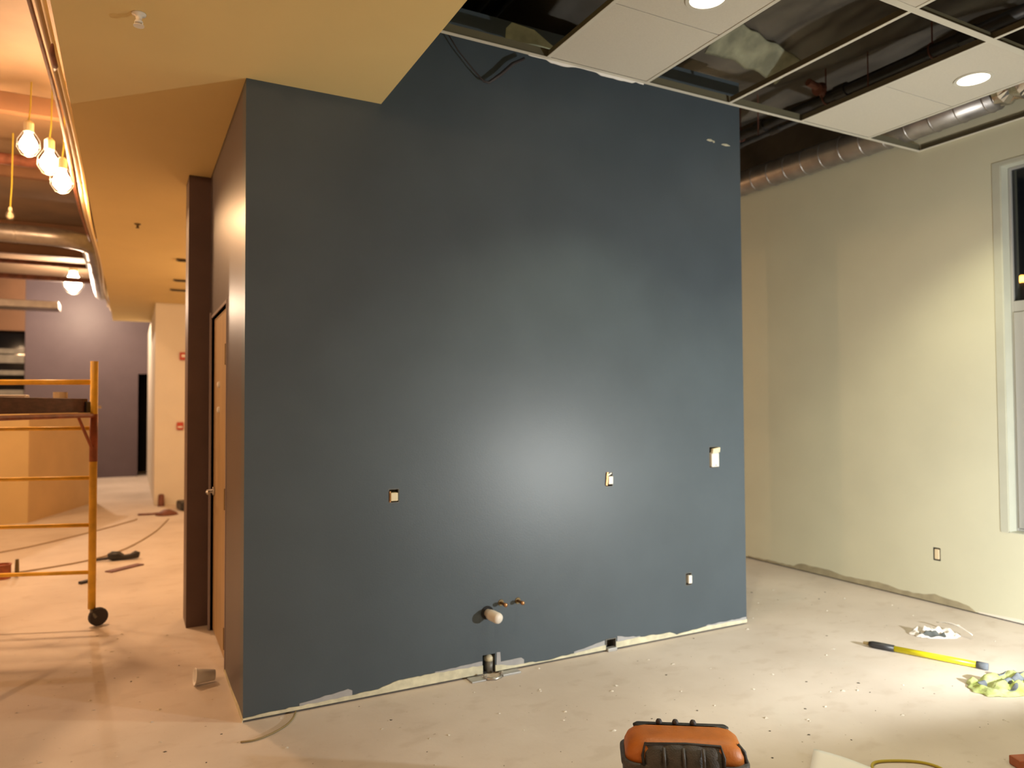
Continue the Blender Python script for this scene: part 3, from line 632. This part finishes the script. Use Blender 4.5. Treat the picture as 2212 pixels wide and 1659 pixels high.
tag(MB().obox(S(.28, .62, 1.670), U * .03, V * .16, (0, 0, .006)).build('wood_strip', 'ragwhite'), 'pinkish flat strip lying on the scaffold plank', 'strip')

# ------------------------------------------------------------------ tan half wall
hw = empty('half_wall', (-1.24, 12.1, 0), 'tan panelled half wall behind the scaffold', 'half wall')
MB().prism([(-4.2, 12.1), (-1.24, 12.1), (-1.26, 12.16), (-4.2, 12.16)], 0, 1.58).build('front_panel', 'tan2', hw)
MB().prism([(-1.24, 12.1), (-.505, 14.17), (-.56, 14.19), (-1.30, 12.12)], 0, 1.58).build('side_panel', 'tan', hw)
MB().prism([(-4.2, 12.0), (-1.20, 12.0), (-.43, 14.18), (-.60, 14.26), (-1.34, 12.22), (-4.2, 12.22)], 1.58, 1.62).build('cap', 'ply', hw)

# ------------------------------------------------------------------ things on the left floor
def cord(name, pts, r, m, label, n=8, res=6):
    P_ = [Vector(p) for p in pts]; out = []
    for i in range(len(P_) - 1):
        p0, p1, p2, p3 = P_[max(i - 1, 0)], P_[i], P_[i + 1], P_[min(i + 2, len(P_) - 1)]
        for k in range(res):
            t = k / res; out.append(.5 * ((2 * p1) + (p2 - p0) * t + (2 * p0 - 5 * p1 + 4 * p2 - p3) * t * t + (-p0 + 3 * p1 - 3 * p2 + p3) * t ** 3))
    out.append(P_[-1])
    return tag(MB().tube(out, r, n).build(name, m, smooth=True), label, 'cord')
cord('power_cable', [(-2.6, 9.2, .008), (-1.28, 9.75, .008), (-.55, 10.6, .008), (.02, 11.5, .008), (.10, 11.7, .008)], .009, 'cordgrey', 'dusty cord across the floor behind the scaffold, ending by the brown scraper')
cord('power_cable', [(-2.2, 8.2, .008), (-.95, 8.5, .008), (-.2, 9.0, .008), (.25, 10.2, .008), (.50, 11.5, .008)], .008, 'cordgrey', 'dusty cord passing the black tool on the floor')
e = empty('cordless_tool', (-.08, 8.68, 0), 'black hand tool lying on the floor beside the scaffold wheel', 'tool')
MB().tube([(-.19, 8.70, .045), (-.15, 8.70, .05), (-.09, 8.69, .048), (-.04, 8.68, .03), (.02, 8.67, .035), (.07, 8.67, .05), (.10, 8.66, .045)], [.03, .05, .046, .028, .03, .042, .03], 12).build('body', 'black', e, smooth=True)
MB().tube([(-.33, 8.72, .016), (-.18, 8.70, .03)], [.012, .016], 8).build('handle', 'rubber', e)
e = empty('trowel', (.44, 12.0, 0), 'brown scraper with a thin handle on the floor before the white wall', 'tool')
MB().lathe([(.16, 0), (.13, .035), (.05, .075), (0, .08)], (.50, 12.0, 0), n=14).build('blade', 'redbrown', e, smooth=True)
MB().tube([(.12, 12.12, .014), (.30, 12.07, .016), (.42, 12.03, .03)], .014, 8).build('handle', 'redbrown', e)
tag(MB().obox((.80, 12.45, .07), (.12, .02, 0), (-.03, .16, 0), (0, 0, .07)).build('tool_pouch', 'black', bevel=.03), 'black pouch on the floor half hidden by the pilaster', 'pouch')
e = empty('paint_bucket', (-1.02, 8.3, 0), 'small red paint can on the floor behind the scaffold rungs', 'paint can')
MB().lathe([(.07, 0), (.075, .01), (.075, .12), (.08, .125), (.08, .135), (.066, .135), (.066, .12), (0, .12)], (-1.05, 8.3, 0), n=20).build('can', 'orangered', e, smooth=False)
MB().tube([(-.93, 8.3, .01), (-.93, 8.3, .17)], [.02, .015], 8).build('brush', 'brass', e)
tag(MB().obox((-.33, 7.74, .012), (.055, .05, 0), (-.014, .016, 0), (0, 0, .012)).build('wood_scrap', 'rubber'), 'dark scrap on the floor beside the scaffold post', 'scrap')
tag(MB().obox((-.03, 8.22, .006), (.14, .12, 0), (-.03, .035, 0), (0, 0, .006)).build('wood_scrap', 'redbrown'), 'brown stick on the floor in front of the black tool', 'scrap')
# paper cup by the door
e = empty('paper_cup', (.42, 4.6, 0), 'white paper cup lying on its side by the tan door', 'cup')
MB().lathe([(.030, 0), (.044, .105), (.046, .107), (.043, .108), (.041, .104), (.029, .004), (0, .004)], (.45, 4.60, .040), (-.93, -.1, .10), 24).build('cup_wall', 'paper', e, smooth=True)
MB().lathe([(.047, .104), (.049, .107), (.047, .110), (.044, .107), (.047, .104)], (.45, 4.60, .040), (-.93, -.1, .10), 24).build('rim', 'paper', e, smooth=True)
cord('brown_cable', [(.78, D - .006, .006), (.75, 3.86, .005), (.70, 3.79, .005), (.62, 3.73, .005), (.54, 3.70, .005), (.48, 3.71, .005)], .0045, 'cordbrown', 'thin brown cord curving out from the blue wall corner')

# ------------------------------------------------------------------ things on the right floor
e = empty('extension_pole', (4.35, 3.0, 0), 'yellow extension pole with a black grip lying on the floor', 'pole')
p0 = Vector((4.307, 3.185, .022)); p1 = Vector((4.70, 2.20, .022)); dv = (p1 - p0).normalized()
MB().tube([p0, p0 + dv * .02, p0 + dv * .06, p0 + dv * .15], [.016, .021, .022, .021], 14).build('grip', 'black', e, smooth=True)
MB().tube([p0 - dv * .035, p0], [.009, .013], 10).build('threaded_tip', 'cordbrown', e)
MB().tube([p0 + dv * .15, p0 + dv * .60], .018, 14).build('pole', 'polyellow', e, smooth=True)
MB().tube([p0 + dv * .60, p0 + dv * .66], .021, 14).build('collar', 'greypatch', e, smooth=True)
def cloth(name, c, ru, rv, ang, h, m, label, seed, nu=44, cat='rag', m2=None, f=9):
    cu, su = math.cos(ang), math.sin(ang)
    def fn(u, v):
        a, b = 2 * u - 1, 2 * v - 1; rr = math.hypot(a, b)
        k = 1 / max(1, .86 * rr + .16) * (1 + .14 * N3(a * 2.2 + seed, b * 2.2))
        x, y = a * ru * k, b * rv * k; e_ = max(0, 1 - max(abs(a), abs(b)) ** 3)
        z = h * (.22 + .5 * abs(N3(x * f + seed, y * f * 1.6, 1.3)) * 2 + .35 * N3(x * f * 2.4, y * f * 2.4 + seed, 4)) * e_
        return (c[0] + x * cu - y * su, c[1] + x * su + y * cu, max(.004, z + .004))
    e = empty(name, (c[0], c[1], 0), label, cat)
    MB().sheet(fn, nu, nu, .003).build('cloth', m, e, smooth=True)
    return e, fn
e, fn = cloth('hi_vis_rag', (4.46, 2.36), .34, .135, -.22, .07, 'hivis', 'crumpled hi-vis yellow green cloth over the end of the yellow pole', 3.3)
for uu, vv, wu, wv in ((.50, .52, .16, .12), (.30, .18, .10, .10), (.72, .28, .16, .14), (.42, .82, .2, .09), (.86, .55, .12, .2), (.18, .62, .10, .16), (.60, .70, .10, .14), (.36, .44, .09, .12), (.62, .14, .12, .08)):
    def pf(u, v, uu=uu, vv=vv, wu=wu, wv=wv):
        a, b = 2 * u - 1, 2 * v - 1; k = 1 / max(1, math.hypot(a, b)); p = Vector(fn(uu + a * k * wu * .5, vv + b * k * wv * .5)); return (p.x, p.y, p.z + .004)
    MB().sheet(pf, 10, 10, .0035).build('slate_patch', 'greypatch', e, smooth=True)
e, fn = cloth('white_rag', (4.92, 3.13), .16, .085, -.55, .075, 'ragwhite', 'crumpled white rag with dark stains on the floor near the cream wall', 8.1, 30, f=14)
def pf2(u, v): p = Vector(fn(.12 + .5 * u, .06 + .28 * v)); return (p.x, p.y, p.z + .003)
MB().sheet(pf2, 12, 8, .003).build('stain', 'ragdark', e, smooth=True)
def strip(u, v): return (5.06 + .035 * v - .14 * u * .2, 3.20 - .26 * u + .03 * v, .03 + .045 * math.sin(math.pi * (.15 + .8 * u)) * (1 - .4 * v))
MB().sheet(strip, 14, 3, .004).build('folded_flap', 'paper', e, smooth=True)
# sheet of paper at the very front
def pap(u, v):
    o = Vector((2.775, 2.345)); a = Vector((.13, -.26)); b = Vector((-.19, -.13)); p = o + a * u + b * v
    return (p.x, p.y, .006 + .02 * (1 - u) * (1 - v) + .006 * math.sin(u * 4))
tag(MB().sheet(pap, 8, 8, .0015).build('paper_sheet', 'paper', smooth=True), 'white sheet of paper with one lifted corner on the floor', 'paper')
cord('yellow_cord', [(2.915, 2.0, .007), (2.87, 2.10, .007), (2.93, 2.155, .007), (3.02, 2.13, .007), (3.12, 2.06, .007), (3.14, 1.97, .007), (3.05, 1.82, .007), (2.9, 1.78, .007)], .006, 'cordyellow', 'yellow cord curled on the floor beside the white paper')
tag(MB().obox((3.50, 1.83, .02), (.05, -.02, 0), (.012, .03, 0), (0, 0, .02)).build('wood_block', 'orangered', bevel=.006), 'small orange brown block on the floor past the yellow cord', 'block')

# tool bag in the foreground
BC = Vector((1.94, 2.265, 0)); bu = Vector((.835, -.55, 0)).normalized(); bv = Vector((-bu.y, bu.x, 0))
bag = empty('tool_bag', BC, 'black tool bag with a bright orange rim in the foreground', 'tool bag')
def B(a, b, z): return BC + bu * a + bv * b + Vector((0, 0, z))
def rr(hw_, hd, r, n=6):
    out = []
    for cx_, cy_, a0 in ((hw_ - r, hd - r, 0), (-hw_ + r, hd - r, 90), (-hw_ + r, -hd + r, 180), (hw_ - r, -hd + r, 270)):
        for i in range(n + 1):
            q = math.radians(a0 + 90 * i / n); out.append((cx_ + r * math.cos(q), cy_ + r * math.sin(q)))
    return out
def loft(levels, cap=True):
    m_ = MB(); rings = []
    for hw_, hd, r, z, oy in levels: rings.append([B(a, b + oy, z) for a, b in rr(hw_, hd, r)])
    n = len(rings[0]); vs = [p for R_ in rings for p in R_]; fs = []
    for i in range(len(rings) - 1):
        for j in range(n): j2 = (j + 1) % n; fs.append((i * n + j, i * n + j2, (i + 1) * n + j2, (i + 1) * n + j))
    if cap: fs.append(tuple(range(n))[::-1]); fs.append(tuple((len(rings) - 1) * n + j for j in range(n)))
    return m_.add(vs, fs)
loft([(.215, .10, .05, 0, 0), (.225, .108, .06, .02, 0), (.232, .112, .06, .12, 0), (.236, .114, .06, .20, 0), (.232, .112, .06, .222, 0)]).build('body', 'bagblack', bag, smooth=True)
loft([(.238, .116, .06, .205, 0), (.243, .121, .062, .211, 0), (.243, .121, .062, .226, 0), (.236, .115, .06, .232, 0)]).build('rim_welt', 'bagmesh', bag, smooth=True)
loft([(.228, .108, .06, .230, 0), (.226, .106, .06, .255, 0), (.214, .098, .06, .282, 0), (.19, .08, .055, .302, .004), (.16, .055, .04, .309, .006)]).build('orange_cap', 'bagorange', bag, smooth=True)
loft([(.185, .016, .015, .285, .074), (.19, .02, .018, .302, .07), (.18, .015, .014, .309, .068)]).build('top_strap', 'bagblack', bag, smooth=True)
for a in (-.085, -.02, .05): MB().lathe([(.012, 0), (.013, .010), (.009, .018), (0, .021)], B(a, .070, .307), n=12).build('stud', 'rubber', bag, smooth=True)
pf_ = []
def pocket(u, v):
    a = -.155 + .29 * u; z = .225 + .074 * v; bulge = .012 * math.sin(math.pi * u) + .010 * abs(math.sin(u * math.pi * 4)) * (1 - v * .5)
    slope = -.113 + .010 * v + .026 * v ** 3
    return B(a, slope - bulge * 1.0, z)
MB().sheet(pocket, 40, 8).build('front_pocket', 'bagmesh', bag, smooth=True)
for a in (-.085, -.012, .062): MB().tube([B(a, -.134, .232), B(a, -.128, .262), B(a, -.106, .292)], .006, 8).build('pocket_rib', 'bagmesh', bag, smooth=True)
MB().tube([B(-.16, -.116, .228), B(-.165, -.112, .262), B(-.155, -.088, .296), B(0, -.086, .300), B(.13, -.088, .296), B(.140, -.112, .262), B(.138, -.116, .228)], .006, 8).build('pocket_binding', 'bagblack', bag, smooth=True)
MB().tube([B(-.20, -.119, .196), B(-.08, -.124, .192), B(.08, -.124, .192), B(.20, -.119, .198)], .005, 8).build('zipper', 'rubber', bag, smooth=True)
MB().obox(B(-.182, -.128, .204), bu * .012, bv * .004, (0, 0, .006)).obox(B(-.172, -.130, .190), bu * .004, bv * .003, (0, 0, .008)).build('zip_pull', 'steel', bag, bevel=.002)
MB().tube([B(.215, -.06, .21), B(.228, -.07, .235), B(.222, -.065, .268), B(.20, -.05, .29)], .008, 8).build('side_piping', 'bagblack', bag, smooth=True)

# ------------------------------------------------------------------ work light right of view, on a crate added to shade the floor
LP = Vector((4.2, .45, .85)); n_ = Vector((.174, .985, 0)); s_ = Vector((.985, -.174, 0))
cr = empty('unseen_shade_crate', (LP.x, LP.y, 0), 'unseen slatted crate under the work light, added so its edge shades the floor', 'crate')
cc = LP - n_ * .005; CT = .735
for sgn in (-1, 1):
    for k in range(4): MB().obox((cc.x + n_.x * .24 * sgn, cc.y + n_.y * .24 * sgn, .09 + k * .165), s_ * .40, n_ * .01, (0, 0, .07)).build('slat', 'crate', cr)
    for k in range(4): MB().obox((cc.x + s_.x * .39 * sgn, cc.y + s_.y * .39 * sgn, .09 + k * .165), s_ * .01, n_ * .23, (0, 0, .07)).build('slat', 'crate', cr)
    for q in (-1, 1): MB().obox((cc.x + s_.x * .365 * sgn + n_.x * .215 * q, cc.y + s_.y * .365 * sgn + n_.y * .215 * q, .3575), s_ * .015, n_ * .015, (0, 0, .3575)).build('corner_post', 'crate', cr)
MB().obox((cc.x, cc.y, .725), s_ * .42, n_ * .25, (0, 0, .01)).build('top_board', 'ply', cr)
wl = empty('work_light', (LP.x - n_.x * .02, LP.y - n_.y * .02, CT), 'yellow floodlight shining from the top of the crate', 'work light')
hc_ = LP - n_ * .05
MB().obox(hc_, s_ * .09, n_ * .035, (0, 0, .055)).build('housing', 'polyellow', wl, bevel=.01)
MB().obox(LP - n_ * .012, s_ * .075, n_ * .003, (0, 0, .042)).build('lens', 'floodlens', wl)
MB().tube([hc_ + s_ * .10, hc_ + s_ * .10 + Vector((0, 0, -.09)), hc_ + s_ * .10 + Vector((0, 0, -.107)) - n_ * .08, hc_ - s_ * .10 + Vector((0, 0, -.107)) - n_ * .08, hc_ - s_ * .10 + Vector((0, 0, -.09)), hc_ - s_ * .10], .008, 8).build('stand', 'black', wl, smooth=True)
fl = light('flood', 'AREA', LP, P_FLOOD, WHITE, wl, shape='RECTANGLE', size=.10, size_y=.03)
nd = (n_ + Vector((0, 0, -.28))).normalized(); fl.rotation_euler = nd.to_track_quat('-Z', 'Z').to_euler()

# ------------------------------------------------------------------ street lamp outside the window
st = empty('street_lamp', (17.0, 8.71, 0), 'orange street lamp glowing in the dark beyond the window', 'street lamp')
MB().tube([(17.0, 8.71, 0), (17.0, 8.71, 4.18)], .06, 10).build('pole', 'black', st)
MB().lathe([(.06, 0), (.16, .03), (.16, .09), (.06, .13), (.02, .15)], (17.0, 8.71, 4.18), n=14).build('lamp_head', 'street', st, smooth=True)
tag(MB().box(XW + .25, 40, -20, 40, -.3, -.15).build('ground', 'dark'), 'dark ground outside the window', None, None, 'structure')

# ------------------------------------------------------------------ crumbs on the floor
def crumbs(name, m, n, r0, r1, label, seed, region):
    rnd = random.Random(seed); mb = MB()
    for _ in range(n):
        x, y = region(rnd); r = rnd.uniform(r0, r1); a = rnd.uniform(0, 6.28)
        ps = [(x + r * rnd.uniform(.6, 1.3) * math.cos(a + k * 1.57), y + r * rnd.uniform(.5, 1.2) * math.sin(a + k * 1.57), 0.0005) for k in range(4)]
        mb.add(ps + [(x, y, r * rnd.uniform(.25, .5))], [(0, 1, 4), (1, 2, 4), (2, 3, 4), (3, 0, 4), (3, 2, 1, 0)])
    return tag(mb.build(name, m), label, 'debris', None, 'stuff')
def reg(r):
    while True:
        x, y = r.uniform(-.8, 5.5), r.uniform(1.4, 6)
        if any((x - a) ** 2 + (y - b) ** 2 < q * q for a, b, q in ((1.94, 2.26, .33), (4.5, 2.4, .36), (2.95, 2.0, .28), (2.75, 2.2, .25), (4.4, 2.9, .35))): continue
        if not (XL - .05 < x < XR + .05 and y > D - .02) and not (x < .5 and y > 6.0): return x, y
crumbs('plaster_crumbs', 'crumb', 170, .005, .018, 'pale plaster crumbs scattered over the concrete', 3, reg)
crumbs('dark_grit', 'crumbdark', 130, .003, .011, 'dark grit specks scattered over the concrete', 5, reg)
